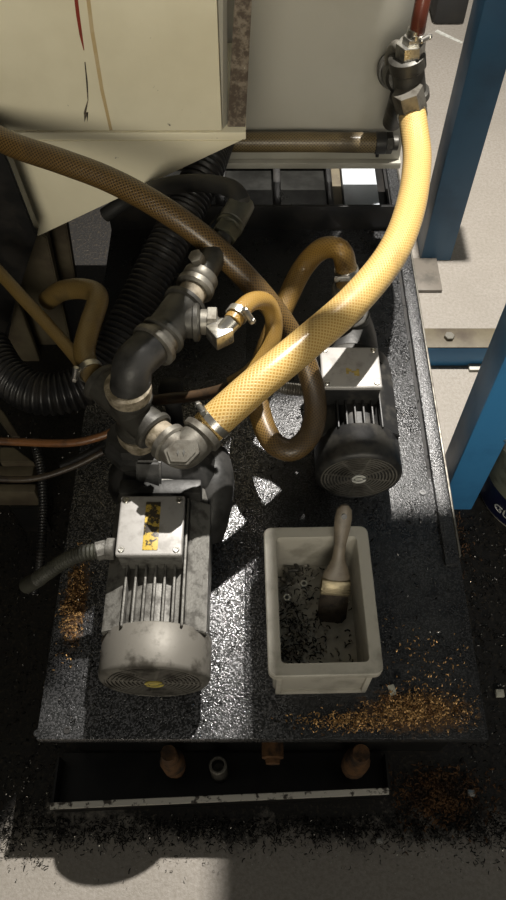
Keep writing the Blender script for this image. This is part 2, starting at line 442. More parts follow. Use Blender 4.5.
# left motor
LMx, LMz, LR = -.163, .375, .0925
lm = thing('pump', 'large grey electric pump at the left, with yellow sticker on its terminal box', 'pump', (LMx, .6, TZ), 'electric coolant pumps on the tank')
tb, lc = motor(lm, LMx, .348, LMz, LR, .072, (-.226, -.116, .520, .632, .44, .502), (M['motor'], M['cowl'], M['cowl'], M['lid_grey']), 7, .66, plain('yellow_badge', (.6, .5, .1), (.5, .4, .1), .4), .052)
def sticker():
    k = N('worn_yellow_sticker'); p = k.coord(); n = k.noise(p, 70, 5, .75)
    sp = k.n('ShaderNodeSeparateXYZ'); k.l(k.coord('Generated'), sp.inputs[0])
    f = k.step(k.math('ADD', n, k.math('MULTIPLY', sp.outputs[1], .05)), .50, .56)
    k.col(k.mix(f, (.5, .35, .055), (.035, .028, .02))); k.rough(.45); return k.m
b = new(); a0, a1 = P(142, 550, z=.503), P(161, 502, z=.503); box(b, a0.x, a1.x, a0.y, a1.y, .5012, .503, .0004)
obj('sticker', b, sticker(), tb, 'worn black and yellow warning sticker')
# junction body under box and pump
b = new()
box(b, -.238, -.092, .655, .685, TZ, .468, .004)
lathe(b, (LMx, .68, LMz), (0, 1, 0), [(0, .085), (.01, .10), (.03, .112), (.06, .114), (.085, .104), (.10, .08), (.11, .05)], 48)
prism(b, [(LMx-.045, .66, .44), (LMx+.0, .66, .46), (LMx+.0, .70, .50), (LMx-.045, .70, .50)], (0, .06, 0), .004)
obj('pump_housing', b, M['iron_dark'], lm)
b = new()   # rounded suction cover on the right side
sweep(b, smooth_path([(-.088, .64, .33), (-.082, .67, .37), (-.076, .72, .40), (-.080, .78, .40)], 10), lambda s: .032+.01*math.sin(s*18), 20)
obj('suction_cover', b, M['iron_dark'], lm)
for dx, dz in ((-.06, .07), (.065, .05)):
    b = new(); hexnut(b, (LMx+dx, .672, LMz+dz), (LMx+dx, .655, LMz+dz), .009); obj('bolt', b, M['zinc'], lm)
b = new(); q = V((-.215, .75, .47)); lathe(b, q, (0, 0, 1), [(0, .055), (.02, .055), (.024, .046), (.045, .044)], 8, PI/8); obj('discharge_flange', b, M['iron_dark'], lm)

# right motor
RMx, RMz, RR = .205, .372, .084
rm = thing('pump', 'smaller black electric pump at the right with white badge on its fan guard', 'pump', (RMx, .95, TZ), 'electric coolant pumps on the tank')
tb2, rc = motor(rm, RMx, .742, RMz, RR, .072, (.131, .246, .872, .972, .43, .492), (M['motor_black'], M['motor_black'], M['motor_black'], M['lid_grey']), 6, .985, M['white'], .045)
b = new(); q = P(352, 372, z=.493)
for i in range(5):
    a = i*1.3; box(b, q.x-.011+.005*i, q.x-.006+.005*i, q.y-.004+.006*math.sin(a), q.y+.006+.004*math.cos(a), .4918, .4928, 0)
obj('sticker', b, plain('faded_yellow_mark', (.45, .34, .10), (.2, .15, .06), .5), tb2, 'scraps of a yellow warning mark')
b = new()
lathe(b, (RMx, 1.0, RMz-.005), (0, 1, 0), [(0, .05), (.01, .062), (.03, .066), (.10, .066), (.14, .06), (.15, .04)], 40)
box(b, RMx-.06, RMx+.05, 1.01, 1.13, TZ, .33, .004)
obj('pump_housing', b, M['iron_dark'], rm)
pb, pt_ = P(356, 338, z=.36), P(346, 283, z=.53)
b = new(); cyl(b, pb, pb.lerp(pt_, .45), .034, 28); cyl(b, pb.lerp(pt_, .42), pb.lerp(pt_, .9), .028, 28); obj('riser_pipe', b, M['iron'], rm)
b = new(); cyl(b, pb.lerp(pt_, .38), pb.lerp(pt_, .47), .038, 28); obj('pipe_collar', b, M['iron'], rm)
b = new(); cyl(b, pb.lerp(pt_, .84), pb.lerp(pt_, .95), .032, 28, .004); obj('pipe_collar', b, M['zinc'], rm, 'bright zinc collar')
b = new(); cyl(b, pb.lerp(pt_, .95), pt_, .022, 24); obj('hose_tail', b, M['zinc'], rm)
# tie rod beside the riser
for px in (330, 374):
    a = P(px, 345, z=.36); c = P(px-8, 308, z=.40); b = new(); cyl(b, a, c, .004, 10); obj('tie_rod', b, M['zinc'], rm)

# ------------------------------------------------------------------ pipe fittings of the left pump
def fit(p0, p1, r, bead=.006, bl=.012, seg=32, ends=(1, 1)):
    """pipe fitting leg with raised bead collars"""
    b = new(); L = (V(p1)-V(p0)).length
    pr = [(0, r-.003)]
    if ends[0]: pr = [(0, r+bead-.004), (.003, r+bead), (bl-.002, r+bead), (bl, r+.001)]
    else: pr = [(0, r)]
    if ends[1]: pr += [(L-bl, r+.001), (L-bl+.002, r+bead), (L-.003, r+bead), (L, r+bead-.004)]
    else: pr += [(L, r)]
    lathe(b, p0, V(p1)-V(p0), pr, seg); return b
A = P(134, 413, z=.60)            # cross centre above the pump
D = P(134, 366, z=.70); T2 = P(176, 322, z=.70)
E = P(240, 207, z=.72); DIR = (E-T2).normalized()
pf = thing('pipe_fitting_assembly', 'chain of grey iron tees and elbows rising from the left pump', 'pipe fitting', (A.x, A.y, .515))
b = new(); cyl(b, (A.x, A.y, .512), (A.x, A.y, .56), .03, 28); lathe(b, (A.x, A.y, .53), (0, 0, 1), [(0, .034), (.004, .037), (.014, .037), (.018, .034)], 28); obj('threaded_nipple', b, M['thread'], pf, 'rust-stained threaded nipple')
bl = P(99, 380, z=.615); br = P(156, 433, z=.60)
crs = fit((A.x, A.y, .555), (A.x, A.y, .655), .031)
tmp = fit(bl, br, .030); me_ = bpy.data.meshes.new('t'); tmp.to_mesh(me_); tmp.free(); crs.from_mesh(me_)
obj('tee', crs, M['iron'], pf)
# nipple to the lower right and elbow with diamond face
br2 = P(167, 441, z=.60); b = new(); cyl(b, br, br2+(br2-br)*.3, .0265, 28); obj('threaded_nipple', b, M['thread'], pf, 'rust-stained threaded nipple')
EB = P(183, 455, z=.60); HY = P(205, 431, z=.61)
d1 = (EB-br2).normalized(); d2 = (HY-EB).normalized()
b = new()
sweep(b, smooth_path([br2, EB-d1*.022, EB-d1*.004+d2*.006, EB+d2*.026, HY], 8), .030, 28)
lathe(b, br2, d1, [(-.002, .031), (.0, .0345), (.010, .0345), (.013, .031)], 28)
lathe(b, HY, -d2, [(-.0, .032), (.002, .0355), (.012, .0355), (.014, .031)], 28)
el = obj('elbow', b, M['zinc'], pf, 'bright galvanised elbow with a diamond-shaped boss')
# diamond boss on top with raised rim and mark
b = new(); up = V((0, -.42, .9)).normalized(); ct = EB+up*.026; e1 = V((1, 0, 0)); e2 = up.cross(e1).normalized()
def dia(s, h0, h1):
    pts = [ct+up*h0+(e1*x+e2*y)*s for x, y in ((-.028, .003), (-.008, .020), (.024, .019), (.029, .0), (.010, -.02), (-.02, -.019))]
    prism(b, pts, up*(h1-h0), .001)
dia(1.0, -.02, .006); dia(.82, .0, .0085)
obj('elbow_boss', b, M['zinc'], el)
b = new()
for s in (-1, 1):
    pts = [ct+up*.0085+(e1*(x+s*.0045)+e2*y) for x, y in ((-.002, 0), (0, .006), (.002, .0), (0, -.006))]; prism(b, pts, up*.0012)
obj('cast_mark', b, M['steel'], el)

# vertical elbow D : from the cross up and over to T2
td = (T2-D).normalized(); s0 = V((A.x, A.y, .662))
b = new(); s1 = P(156, 343, z=.70)
sweep(b, smooth_path([s0, s0+(D-s0)*.45+V((0, -.004, 0)), D+V((0, 0, .004)), D.lerp(s1, .6)+V((0, 0, .004)), s1], 9), lambda s: .0325, 32)
obj('elbow', b, M['iron_dark'], pf, 'fat dark elbow above the cross')
b = new(); lathe(b, s0-V((0, 0, .016)), (0, 0, 1), [(0, .031), (.004, .036), (.014, .036), (.018, .035), (.02, .038), (.03, .038), (.032, .035)], 32); obj('threaded_nipple', b, M['thread'], pf, 'rust-stained threaded nipple')
b = new(); lathe(b, s1-td*.012, td, [(0, .035), (.003, .040), (.012, .040), (.015, .033), (.03, .033)], 32); obj('union_collar', b, M['zinc'], pf)
# second tee along DIR
ta, tb_ = s1+td*.012, T2+DIR*.045
b = fit(ta, tb_, .032)
BR = P(207, 322, z=.70); tmp = fit(T2, BR-(BR-T2)*.22, .026, .006, .012, 28, (0, 1)); me_ = bpy.data.meshes.new('t'); tmp.to_mesh(me_); tmp.free(); b.from_mesh(me_)
obj('tee', b, M['iron'], pf)
bd_ = (BR-T2).normalized()
b = new(); cyl(b, T2+bd_*.04, T2+bd_*.058, .021, 24); hexnut(b, T2+bd_*.052, T2+bd_*.068, .025); obj('reducer_nut', b, M['zinc'], pf)
eb = P(220, 334, z=.70); hh = P(234, 320, z=.715)
b = new(); sweep(b, smooth_path([T2+bd_*.06, eb-bd_*.006, eb+(hh-eb)*.35, hh], 8), .0145, 20); box(b, -.017, .017, -.017, .017, -.016, .016, .003, Matrix.Translation(eb)@Matrix.Rotation(.6, 4, 'Z'))
obj('hose_elbow', b, M['steel'], pf, 'small bright hose elbow')
# chain continuing up-right: union, body, hex socket
p = tb_; q = p+DIR*.03; b = new(); cyl(b, p, q, .024, 28); obj('threaded_nipple', b, M['thread'], pf)
b = new(); lathe(b, q-DIR*.005, DIR, [(0, .028), (.004, .033), (.014, .033), (.018, .028), (.024, .031), (.034, .031), (.038, .026)], 32); obj('union_collar', b, M['zinc'], pf)
q2 = q+DIR*.033; b = new(); cyl(b, q2, q2+DIR*.055, .024, 28); obj('valve_body', b, M['iron'], pf)
b = new(); up2 = V((-.35, -.2, 1)).normalized(); cyl(b, q2+DIR*.012, q2+DIR*.012+up2*.034, .011, 16); hexnut(b, q2+DIR*.012+up2*.03, q2+DIR*.012+up2*.044, .013); obj('valve_stem', b, M['zinc'], pf)
q3 = E-DIR*.075
b = new(); cyl(b, q2+DIR*.05, q3, .017, 24); obj('straight_pipe', b, M['iron_dark'], pf)
b = new(); hexnut(b, q3-DIR*.005, q3+DIR*.02, .024); lathe(b, q3+DIR*.018, DIR, [(0, .020), (.003, .025), (.01, .025), (.013, .020)], 28); obj('hex_collar', b, plain('olive_zinc', (.06, .06, .042), (.035, .035, .026), .4, .5), pf)
b = new(); cyl(b, q3+DIR*.03, E+DIR*.012, .0245, 12, .003); obj('hex_socket', b, M['olive_plastic'], pf, 'grey-green end socket')

# ------------------------------------------------------------------ hoses
def clamp(center, d, r, parent, scr=None, name='hose_clamp'):
    d = V(d).normalized(); b = new()
    lathe(b, V(center)-d*.006, d, [(0, r), (0, r+.0022), (.012, r+.0022), (.012, r)], 28, caps=False)
    s = V(scr or (.3, -.6, .75)); s = (s-d*s.dot(d)).normalized(); t = d.cross(s)
    c = V(center)+s*(r+.006)
    cyl(b, c-t*.012, c+t*.012, .0055, 12); hexnut(b, c+t*.012, c+t*.019, .0062)
    return obj(name, b, M['steel'], parent)
def hose(name, pts, r, m, step=.008, seg=28):
    b = new(); path = resample(smooth_path(pts, 20), step); sweep(b, path, r, seg)
    o = obj(name, b, m); return o, path

# big yellow hose
yp = [P(411, 106, z=.66), P(414, 128, z=.65), P(417, 160, z=.64), P(411, 205, z=.65), P(393, 252, z=.66), P(355, 300, z=.665), P(303, 346, z=.66), P(258, 383, z=.65), P(224, 413, z=.63), HY+(HY-EB)*.12]
yh, path = hose('braided_hose', yp, .0295, M['yellow_hose'])
tag(yh, 'thickest bright yellow braided hose sweeping diagonally across from upper right', 'hose')
clamp(path[-3], path[-3]-path[-6], .030, yh, (.55, .5, .65)); clamp(path[3], path[3]-path[0], .030, yh, (-.3, -.8, .4))

# long brown hose that loops to the right pump
bp = [P(-30, 120, z=.80), P(8, 143, z=.80), P(60, 161, z=.80), P(110, 180, z=.79), P(160, 207, z=.77), P(210, 243, z=.725), P(253, 285, z=.66), P(285, 325, z=.59), P(305, 362, z=.53), P(315, 400, z=.48), P(311, 432, z=.45),
      P(292, 450, z=.44), P(271, 440, z=.44), P(259, 408, z=.445), P(259, 375, z=.45), P(270, 340, z=.47), P(286, 302, z=.50), P(303, 268, z=.54), P(322, 249, z=.585), P(340, 250, z=.60), P(346, 268, z=.565), pt_-(pt_-pb).normalized()*.01]
def arc_at(pts, q):
    path = smooth_path(pts, 20); L = 0; best = (9, 0)
    for a, c in zip(path, path[1:]):
        L += (c-a).length; best = min(best, ((c-V(q)).length, L))
    return best[1]
M['brown_hose'] = braid('brown_braided_hose', (.032, .017, .006), (.15, .092, .030), (.035, .024, .014), 20, .0072, .2, .28, 5, .45, .7,
                        (arc_at(bp, bp[9]), arc_at(bp, bp[18]), (.22, .12, .022), (.38, .23, .06)))
bh, bpath = hose('braided_hose', bp, .0215, M['brown_hose'])
tag(bh, 'long brown braided hose from upper left that loops round to the right pump', 'hose')
clamp(bpath[-5], bpath[-5]-bpath[-8], .022, bh, (-.3, -.8, .5))

# rear horizontal hose
rh, rpath = hose('braided_hose', [P(170, 141, y=1.615), P(240, 142, y=1.615), P(310, 142, y=1.615), P(384, 143, y=1.615)], .0235, M['rear_hose'])
tag(rh, 'straight dirty tan braided hose lying level along the grey machine panel', 'hose')
qe = P(384, 143, y=1.615)
b = new(); cyl(b, qe-V((.022, 0, 0)), qe+V((.004, 0, 0)), .0255, 28); box(b, -.004, .004, -.004, .004, -.038, -.02, .001, Matrix.Translation(qe-V((.012, 0, 0)))); obj('ferrule', b, M['iron_dark'], rh)
b = new(); hexnut(b, qe+V((.004, 0, 0)), qe+V((.02, 0, 0)), .025); cyl(b, qe+V((.018, 0, 0)), qe+V((.034, 0, 0)), .017, 20); obj('end_nut', b, M['iron'], rh)

# amber hose from the small elbow, round and under to the left
ap = [hh-(hh-eb)*.1, P(240, 311, z=.715), P(253, 301, z=.70), P(267, 303, z=.67), P(274, 322, z=.63), P(270, 346, z=.60), P(252, 371, z=.57), P(228, 387, z=.545), P(200, 395, z=.52), P(165, 399, z=.50), P(140, 404, z=.48), P(126, 412, z=.47)]
# the part near the elbow is thick amber, then a thinner darker tube
ah, apath = hose('braided_hose', ap[:8], .0155, M['amber_hose'])
tag(ah, 'short thin amber hose curling from the small bright elbow behind the brown hose', 'hose')
clamp(apath[2], apath[3]-apath[0], .0165, ah, (.8, -.3, .5))
b = new(); sweep(b, resample(smooth_path(ap[6:], 16), .006), .0105, 16); tag(obj('rubber_hose', b, plain('dark_brown_rubber', (.06, .035, .018), (.03, .02, .012), .35)), 'dark brown rubber hose running left beneath the fat dark elbow', 'hose')

# olive thick hose and thin amber one at left
oe = bl-(br-bl).normalized()*.012
oh, opath = hose('braided_hose', [P(48, 300, z=.52), P(62, 291, z=.57), P(84, 289, z=.60), P(98, 297, z=.615), P(90, 325, z=.615), P(84, 352, z=.61), P(90, 370, z=.61), oe], .0195, M['olive_hose'])
tag(oh, 'dull ochre hose bent like a hook behind the left pump fittings', 'hose')
clamp(opath[-3], opath[-3]-opath[-6], .0205, oh, (-.7, -.5, .3))
th, tpath = hose('braided_hose', [P(-10, 262, z=.58), P(20, 295, z=.56), P(48, 325, z=.54), P(70, 350, z=.525), P(92, 378, z=.51), P(112, 400, z=.46)], .0125, M['amber_hose'])
th.data.materials[0] = M['olive_hose']
tag(th, 'thin straight amber hose slanting down in the shadow at far left', 'hose')

# brown tubes at lower left
b = new(); sweep(b, resample(smooth_path([P(-20, 440, z=.44), P(20, 442, z=.44), P(70, 443, z=.45), P(102, 436, z=.46), P(122, 426, z=.47)], 12), .006), .0075, 14)
tag(obj('rubber_tube', b, plain('copper_brown_tube', (.20, .085, .03), (.1, .045, .02), .3)), 'thin copper-brown tube entering level from the left edge, upper of two', 'tube')
b = new(); sweep(b, resample(smooth_path([P(-20, 478, z=.42), P(30, 479, z=.42), P(70, 468, z=.43), P(105, 451, z=.45)], 12), .006), .006, 14)
tag(obj('rubber_tube', b, plain('dark_tube', (.055, .04, .025), (.03, .02, .015), .35)), 'thin dull dark tube entering level from the left edge, lower of two', 'tube')
b = new(); sweep(b, resample(smooth_path([P(60, 466, z=.40), P(90, 452, z=.41), P(112, 436, z=.44)], 12), .006), .006, 12)
tag(obj('rubber_tube', b, M['black_plastic']), 'short thin black tube between the two brown tubes by the left pump', 'tube')
b = new(); corrugated(b, [P(34, 440, z=.36), P(41, 470, z=.35), P(43, 510, z=.32), P(40, 560, z=.29), P(34, 592, z=.22)], .0095, .006, .002, 16, 5)
tag(obj('corrugated_conduit', b, M['duct']), 'thin black corrugated conduit hanging down left of the tank', 'conduit')

# big black corrugated duct
b = new(); corrugated(b, [P(216, 140, y=1.60), P(206, 165, y=1.46), P(188, 205, z=.52), P(163, 255, z=.49), P(133, 315, z=.44), P(108, 362, z=.40), P(78, 388, z=.385), P(40, 394, z=.385), P(8, 376, z=.39), P(-12, 345, z=.40)], .0445, .0125, .006, 36, 8)
tag(obj('corrugated_duct', b, M['duct']), 'fat black ribbed duct curving down behind the iron fittings', 'duct')
# smooth black rubber hose ending at the grey-green socket
b = new(); sweep(b, resample(smooth_path([P(105, 215, y=1.38), P(135, 196, y=1.38), P(165, 186, z=.66), P(200, 183, z=.70), P(230, 188, z=.73), P(241, 200, z=.735), E+DIR*.004], 16), .006), .0165, 20)
tag(obj('rubber_hose', b, M['black_plastic']), 'smooth black rubber hose arching over to the grey-green socket', 'hose')
b = new(); sweep(b, resample(smooth_path([P(206, 238, z=.62), P(222, 217, z=.64), P(236, 202, z=.66)], 8), .006), .012, 4)
tag(obj('metal_strap', b, M['black_paint']), 'flat black metal strap beside the grey-green pipe socket', 'strap')
b = new(); sweep(b, resample(smooth_path([P(212, 233, z=.636), P(226, 219, z=.65), P(233, 205, z=.67)], 8), .006), .0022, 8)
tag(obj('bare_wire', b, M['steel']), 'thin bright wire along the black strap under the socket', 'wire')

q = P(170, 384, z=.50); b = new(); lathe(b, (q.x, q.y, TZ), (0, 0, 1), [(0, .026), (.012, .026), (.014, .016), (.17, .016), (.175, .024), (.205, .024), (.218, .019), (.226, .009), (.228, 0)], 32)
tag(obj('pressure_valve', b, M['black_plastic']), 'round-topped black valve hidden behind the fat dark elbow', 'valve')
# conduits of the motors
cg = thing('corrugated_conduit', 'grey ribbed cable conduit leaving the large left pump box leftwards', 'conduit', P(70, 560, z=.36))
b = new(); corrugated(b, [P(100, 551, z=.475), P(84, 553, z=.47), P(66, 560, z=.45), P(48, 572, z=.42), P(34, 582, z=.38)], .0135, .0062, .0022, 24, 6)
obj('ribbed_tube', b, M['olive_plastic'], cg)
b = new(); q = P(34, 582, z=.38); q1 = P(26, 586, z=.355); cyl(b, P(40, 578, z=.40), q1, .0145, 20, .003); obj('end_sleeve', b, M['olive_plastic'], cg)
b = new(); a0 = P(96, 552, z=.475); a1 = V((-.236, P(120, 549, z=.475).y, .475)); cyl(b, a0, a1-V((.008, 0, 0)), .0165, 10, .002); cyl(b, a1-V((.01, 0, 0)), a1+V((.004, 0, 0)), .0185, 24); obj('cable_gland', b, M['motor'], cg)
cr = thing('corrugated_conduit', 'light grey ribbed cable conduit reaching the black right pump box', 'conduit', P(285, 385, z=.43))
b = new(); corrugated(b, [P(249, 372, z=.42), P(262, 380, z=.435), P(285, 388, z=.445), P(316, 391, z=.455)], .0125, .0052, .002, 22, 6)
obj('ribbed_tube', b, M['zinc'], cr)
b = new(); a0 = P(312, 391, z=.455); cyl(b, a0, V((.131, a0.y, .455)), .0145, 10, .002); obj('cable_gland', b, M['white_plastic'], cr)
b = new(); qh = P(284, 378, z=.30)
ringp = [P(282, 380, z=.2835), P(283, 376, z=.2835), P(288, 375, z=.2835), P(290, 379, z=.2835), P(289, 382, z=.2835)]
sweep(b, smooth_path(ringp, 6), .0012, 8); tag(obj('wire_clip', b, M['steel']), 'tiny bent wire clip on the tank beneath the light grey conduit', 'clip')

# ------------------------------------------------------------------ upper right fitting
uf = thing('pipe_fitting_assembly', 'grey iron pipe fitting on the panel edge feeding the thick yellow hose', 'pipe fitting', P(408, 80, y=1.52))
def Q(px, py): return P(px, py, y=1.52)
c0, c1 = Q(412, 104), Q(407, 50)
up_ = (c1-c0).normalized()
b = new(); lathe(b, Q(411, 100), up_, [(-.0, .034), (.004, .040), (.018, .040), (.022, .034), (.07, .033), (.075, .038), (.10, .038), (.104, .032)], 36); obj('tee', b, M['iron'], uf)
b = new(); cyl(b, Q(400, 96), P(392, 122, y=1.60), .022, 24); cyl(b, P(402, 78, y=1.53), P(392, 66, y=1.66), .034, 28, .006); lathe(b, P(396, 72, y=1.60), P(392, 66, y=1.66)-P(396, 72, y=1.60), [(0, .038), (.012, .040), (.02, .036)], 28); obj('side_branch', b, M['iron'], uf)
b = new(); hexnut(b, P(407, 90, y=1.485), P(412, 112, y=1.485), .033); obj('hex_nut', b, M['zinc'], uf, 'bright hexagon nut above the hose')
b = new(); hexnut(b, Q(410, 56), Q(411, 42), .030); obj('hex_nut', b, M['steel'], uf, 'bright hexagon nut above the tee')
b = new(); hexnut(b, Q(412, 44), Q(414, 36), .021); cyl(b, Q(413, 40), Q(416, 28), .016, 20); obj('reducer', b, M['steel'], uf)
b = new(); sweep(b, smooth_path([Q(403, 52), P(396, 46, y=1.54), P(390, 56, y=1.57), P(391, 70, y=1.6)], 8), .012, 16, 1.0); obj('side_pipe', b, M['zinc'], uf)
b = new(); sweep(b, resample(smooth_path([Q(416, 40), Q(419, 20), P(424, -5, y=1.53), P(434, -60, y=1.56)], 12), .008), .0155, 24)
rt = tag(obj('rubber_hose', b, M['rubber_hose_red']), 'glossy red-brown hose rising from the upper right fitting', 'hose')
clamp(Q(416, 35), Q(419, 20)-Q(416, 38), .0160, rt, (.6, -.7, .3))

# ------------------------------------------------------------------ machine cabinets
YF = 1.30
cab = thing('machine_cabinet', 'cream painted machine cabinet overhanging the tank at upper left', 'machine', (-.3, 1.45, .74))
q0 = P(222, 131, y=YF); xr = q0.x; zb = P(100, 131, y=YF).z
b = new(); box(b, -.75, xr, YF, 1.62, zb, 1.55, .003); obj('front_panel', b, M['cream'], cab)
q1 = P(246, 136, y=YF+.02)
b = new(); box(b, -.75, q1.x, YF+.004, 1.62, zb-.022, zb-.006, .002); obj('bottom_tray', b, M['cream'], cab)
b = new(); prism(b, [(xr+.001, YF+.012, zb-.004), (xr+.010, YF+.03, zb-.004), (xr+.028, YF+.03, 1.5), (xr+.001, YF+.012, 1.5)], (0, .02, 0)); obj('edge_flange', b, M['panel'], cab)
def wornstrip():
    k = N('worn_steel_strip'); p = k.pos(); n = k.noise(p, 60, 6, .75)
    c = k.mix(k.step(n, .42, .62), (.09, .07, .055), (.24, .205, .16)); c = k.mix(k.step(n, .66, .72), c, (.7, .66, .55))
    k.col(c); k.rough(.35); k.metal(.15); k.bump(n, .4, .002); return k.m
a_, b_, c_, d_ = P(227, 133, y=YF+.022), P(245, 136, y=YF+.022), P(254, -40, y=YF+.022), P(237, -40, y=YF+.022)
b = new(); prism(b, [a_, b_, c_, d_], (0, .02, 0), .001); obj('edge_strip', b, wornstrip(), cab, 'worn bare steel strip down the cabinet edge')
# chute below
ps = [P(-60, 136, y=1.325), P(243, 140, y=1.325), P(37, 237, y=1.325), P(9, 163, y=1.325)]
ps[0].x = -.75; ps[0].z = ps[1].z
ps.insert(4, V((-.75, 1.325, P(9, 163, y=1.325).z)))
b = new(); prism(b, ps, (0, .02, 0), .002); obj('chute_plate', b, M['cream'], cab)
# paint runs: raised drips
def runs(pts, w, m, nm, lab):
    b = new(); n = len(pts)
    L = [P(px-w*ww, py, y=YF) for (px, py, ww) in pts]; R_ = [P(px+w*ww, py, y=YF) for (px, py, ww) in pts]
    prism(b, L+R_[::-1], (0, -.0012, 0)); obj(nm, b, m, cab, lab)
runs([(86, -20, 1), (92, 30, 1), (97, 60, 1), (102, 90, .9), (107, 112, .8), (111, 130, .8)], 1.9, plain('tan_drip', (.47, .36, .19), (.5, .40, .24), .3), 'paint_run', 'long tan drip stain')
runs([(74, -20, 1), (78, 15, 1), (81, 35, .8), (84, 50, .2)], 1.8, plain('red_drip', (.22, .03, .015), (.15, .03, .02), .3), 'paint_run', 'short dark red drip stain')
runs([(85, 62, .5), (87, 82, .8), (88, 100, .5), (85, 112, 1.2), (86, 122, 1.4), (88, 112, .3)], 1.0, plain('black_drip', (.05, .04, .03), (.3, .25, .18), .4), 'paint_run', 'thin black smear')

# grey-beige machine panel behind
YP = 1.66; zp = P(300, 166, y=YP).z
mp = thing('rear_cabinet', 'plain grey-beige machine panel behind the upper right fitting', 'machine', (.1, YP+.1, zp))
b = new(); box(b, -.75, P(401, 150, y=YP).x, YP, YP+.04, zp+.02, .95, .003); obj('sheet_panel', b, M['panel'], mp)
b = new(); box(b, -.75, P(401, 150, y=YP).x+.004, YP-.012, YP+.06, zp, zp+.018, .002); obj('bottom_flange', b, M['panel'], mp)
b = new(); box(b, -.82, .30, 2.32, 2.7, 0, 1.6, .01); obj('rear_light_blocker', b, M['black_paint'], mp)  # unseen block added to stop light from behind
b = new(); box(b, -1.0, .375, 1.43, 1.70, 1.56, 1.75, .01); box(b, .155, .255, 1.33, 1.44, 1.56, 1.75, .004); obj('added_shade_hood', b, M['panel'], mp)  # unseen overhang added to shade the tank behind the hoses

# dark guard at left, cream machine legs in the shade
b = new(); prism(b, [P(-80, 100, y=1.24), P(-2, 140, y=1.24), P(9, 163, y=1.24), P(37, 236, y=1.24), P(1, 345, y=1.24), P(-80, 420, y=1.24)], (0, .03, 0), .003)
tag(obj('guard_plate', b, M['black_paint']), 'black angular guard plate at the left edge below the cabinet', 'guard')
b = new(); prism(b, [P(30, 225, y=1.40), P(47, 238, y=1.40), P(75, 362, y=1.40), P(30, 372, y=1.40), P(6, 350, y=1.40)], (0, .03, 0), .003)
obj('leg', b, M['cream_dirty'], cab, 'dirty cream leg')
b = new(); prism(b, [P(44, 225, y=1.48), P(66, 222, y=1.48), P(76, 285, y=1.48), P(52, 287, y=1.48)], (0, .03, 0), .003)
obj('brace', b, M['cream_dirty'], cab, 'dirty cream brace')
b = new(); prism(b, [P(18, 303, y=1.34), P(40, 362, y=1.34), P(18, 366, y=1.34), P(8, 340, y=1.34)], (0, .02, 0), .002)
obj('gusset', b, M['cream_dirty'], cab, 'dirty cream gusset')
b = new()
for k, (x0, y0, x1, y1) in enumerate(((0, 466, 34, 478), (3, 484, 36, 492))):
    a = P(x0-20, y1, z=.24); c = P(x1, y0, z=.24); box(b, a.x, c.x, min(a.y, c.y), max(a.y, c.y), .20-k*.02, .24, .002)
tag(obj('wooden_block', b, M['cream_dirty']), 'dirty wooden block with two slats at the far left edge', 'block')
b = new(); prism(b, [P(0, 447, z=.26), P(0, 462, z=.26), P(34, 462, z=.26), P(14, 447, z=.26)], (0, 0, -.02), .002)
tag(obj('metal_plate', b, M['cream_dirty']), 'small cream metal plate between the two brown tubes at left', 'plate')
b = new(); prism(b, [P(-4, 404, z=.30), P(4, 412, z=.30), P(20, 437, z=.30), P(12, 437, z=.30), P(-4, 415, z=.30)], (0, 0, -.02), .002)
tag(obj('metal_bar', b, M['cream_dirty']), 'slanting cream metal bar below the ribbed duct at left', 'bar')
b = new(); prism(b, [P(2, 494, z=.12), P(37, 494, z=.12), P(40, 508, z=.12), P(12, 508, z=.12)], (0, 0, -.12), .002)
tag(obj('metal_tray', b, M['black_paint']), 'small dark chip-covered tray under the wooden block', 'tray')

# ------------------------------------------------------------------ blue frame
fr = thing('blue_steel_frame', 'blue painted steel frame of square posts to the right of the tank', 'frame', (.53, 1.3, 0))
FX0, FX1 = P(447, 452, z=.1).x, 0
b = new(); box(b, .453, .534, .872, .955, 0, 1.75, .004); obj('post', b, M['blue'], fr)
b = new(); box(b, .512, .605, 1.735, 1.83, 0, 1.15, .004); obj('post', b, plain('shaded_blue_paint', (.016, .06, .11), (.012, .045, .085), .4, 0, 7, .45, .7, .08), fr, 'rear post in blue darkened for shade')  # shade on the rear post is put into a darker blue
yc = P(460, 352, z=.06).y
b = new(); box(b, .47, 1.3, yc, yc+.07, 0.0, .075, .003); obj('cross_beam', b, M['blue'], fr)
q = P(414, 262, z=0); b = new(); box(b, .44, .56, 1.60, 1.735, 0, .012, .002); obj('foot_plate', b, plain('dusty_plate', (.17, .15, .125), (.10, .09, .075), .5, .1, 14), fr, 'dull grey bolted foot plate')
b = new(); hexnut(b, (.53, yc+.035, .07), (.53, yc+.035, .088), .014); obj('bolt', b, M['zinc'], fr)
b = new(); box(b, .46, .80, yc+.001, yc+.069, .0745, .078, .001); obj('top_strip', b, M['cream_dirty'], fr, 'dusty beige top of the cross beam')
q = P(433, 372, z=0); b = new(); box(b, P(466, 358, z=0).x, P(500, 358, z=0).x, P(470, 372, z=0).y, P(470, 357, z=0).y, 0, .01, .002); obj('foot_plate', b, M['panel'], fr)
b = new(); box(b, .305, 1.3, .72, 1.32, 1.75, 1.79, .004); box(b, .49, 1.3, 1.31, 1.42, 1.75, 1.79, .004); obj('added_shade_slab', b, M['blue'], fr)  # unseen slab above the view, added to shade the front right

# unseen blocks above and left of the view, added to shade the tank
b = new(); box(b, -1.0, .098, 1.075, 1.425, 1.56, 1.75, .01); box(b, .0, .15, 1.20, 1.425, 1.56, 1.75, .004); obj('added_shade_hood', b, M['cream'], cab)
b = new(); box(b, -1.9, -.82, .15, 2.4, 0, 1.95, .01); obj('side_light_blocker', b, M['black_paint'], cab)  # added out of view to keep light off the left side

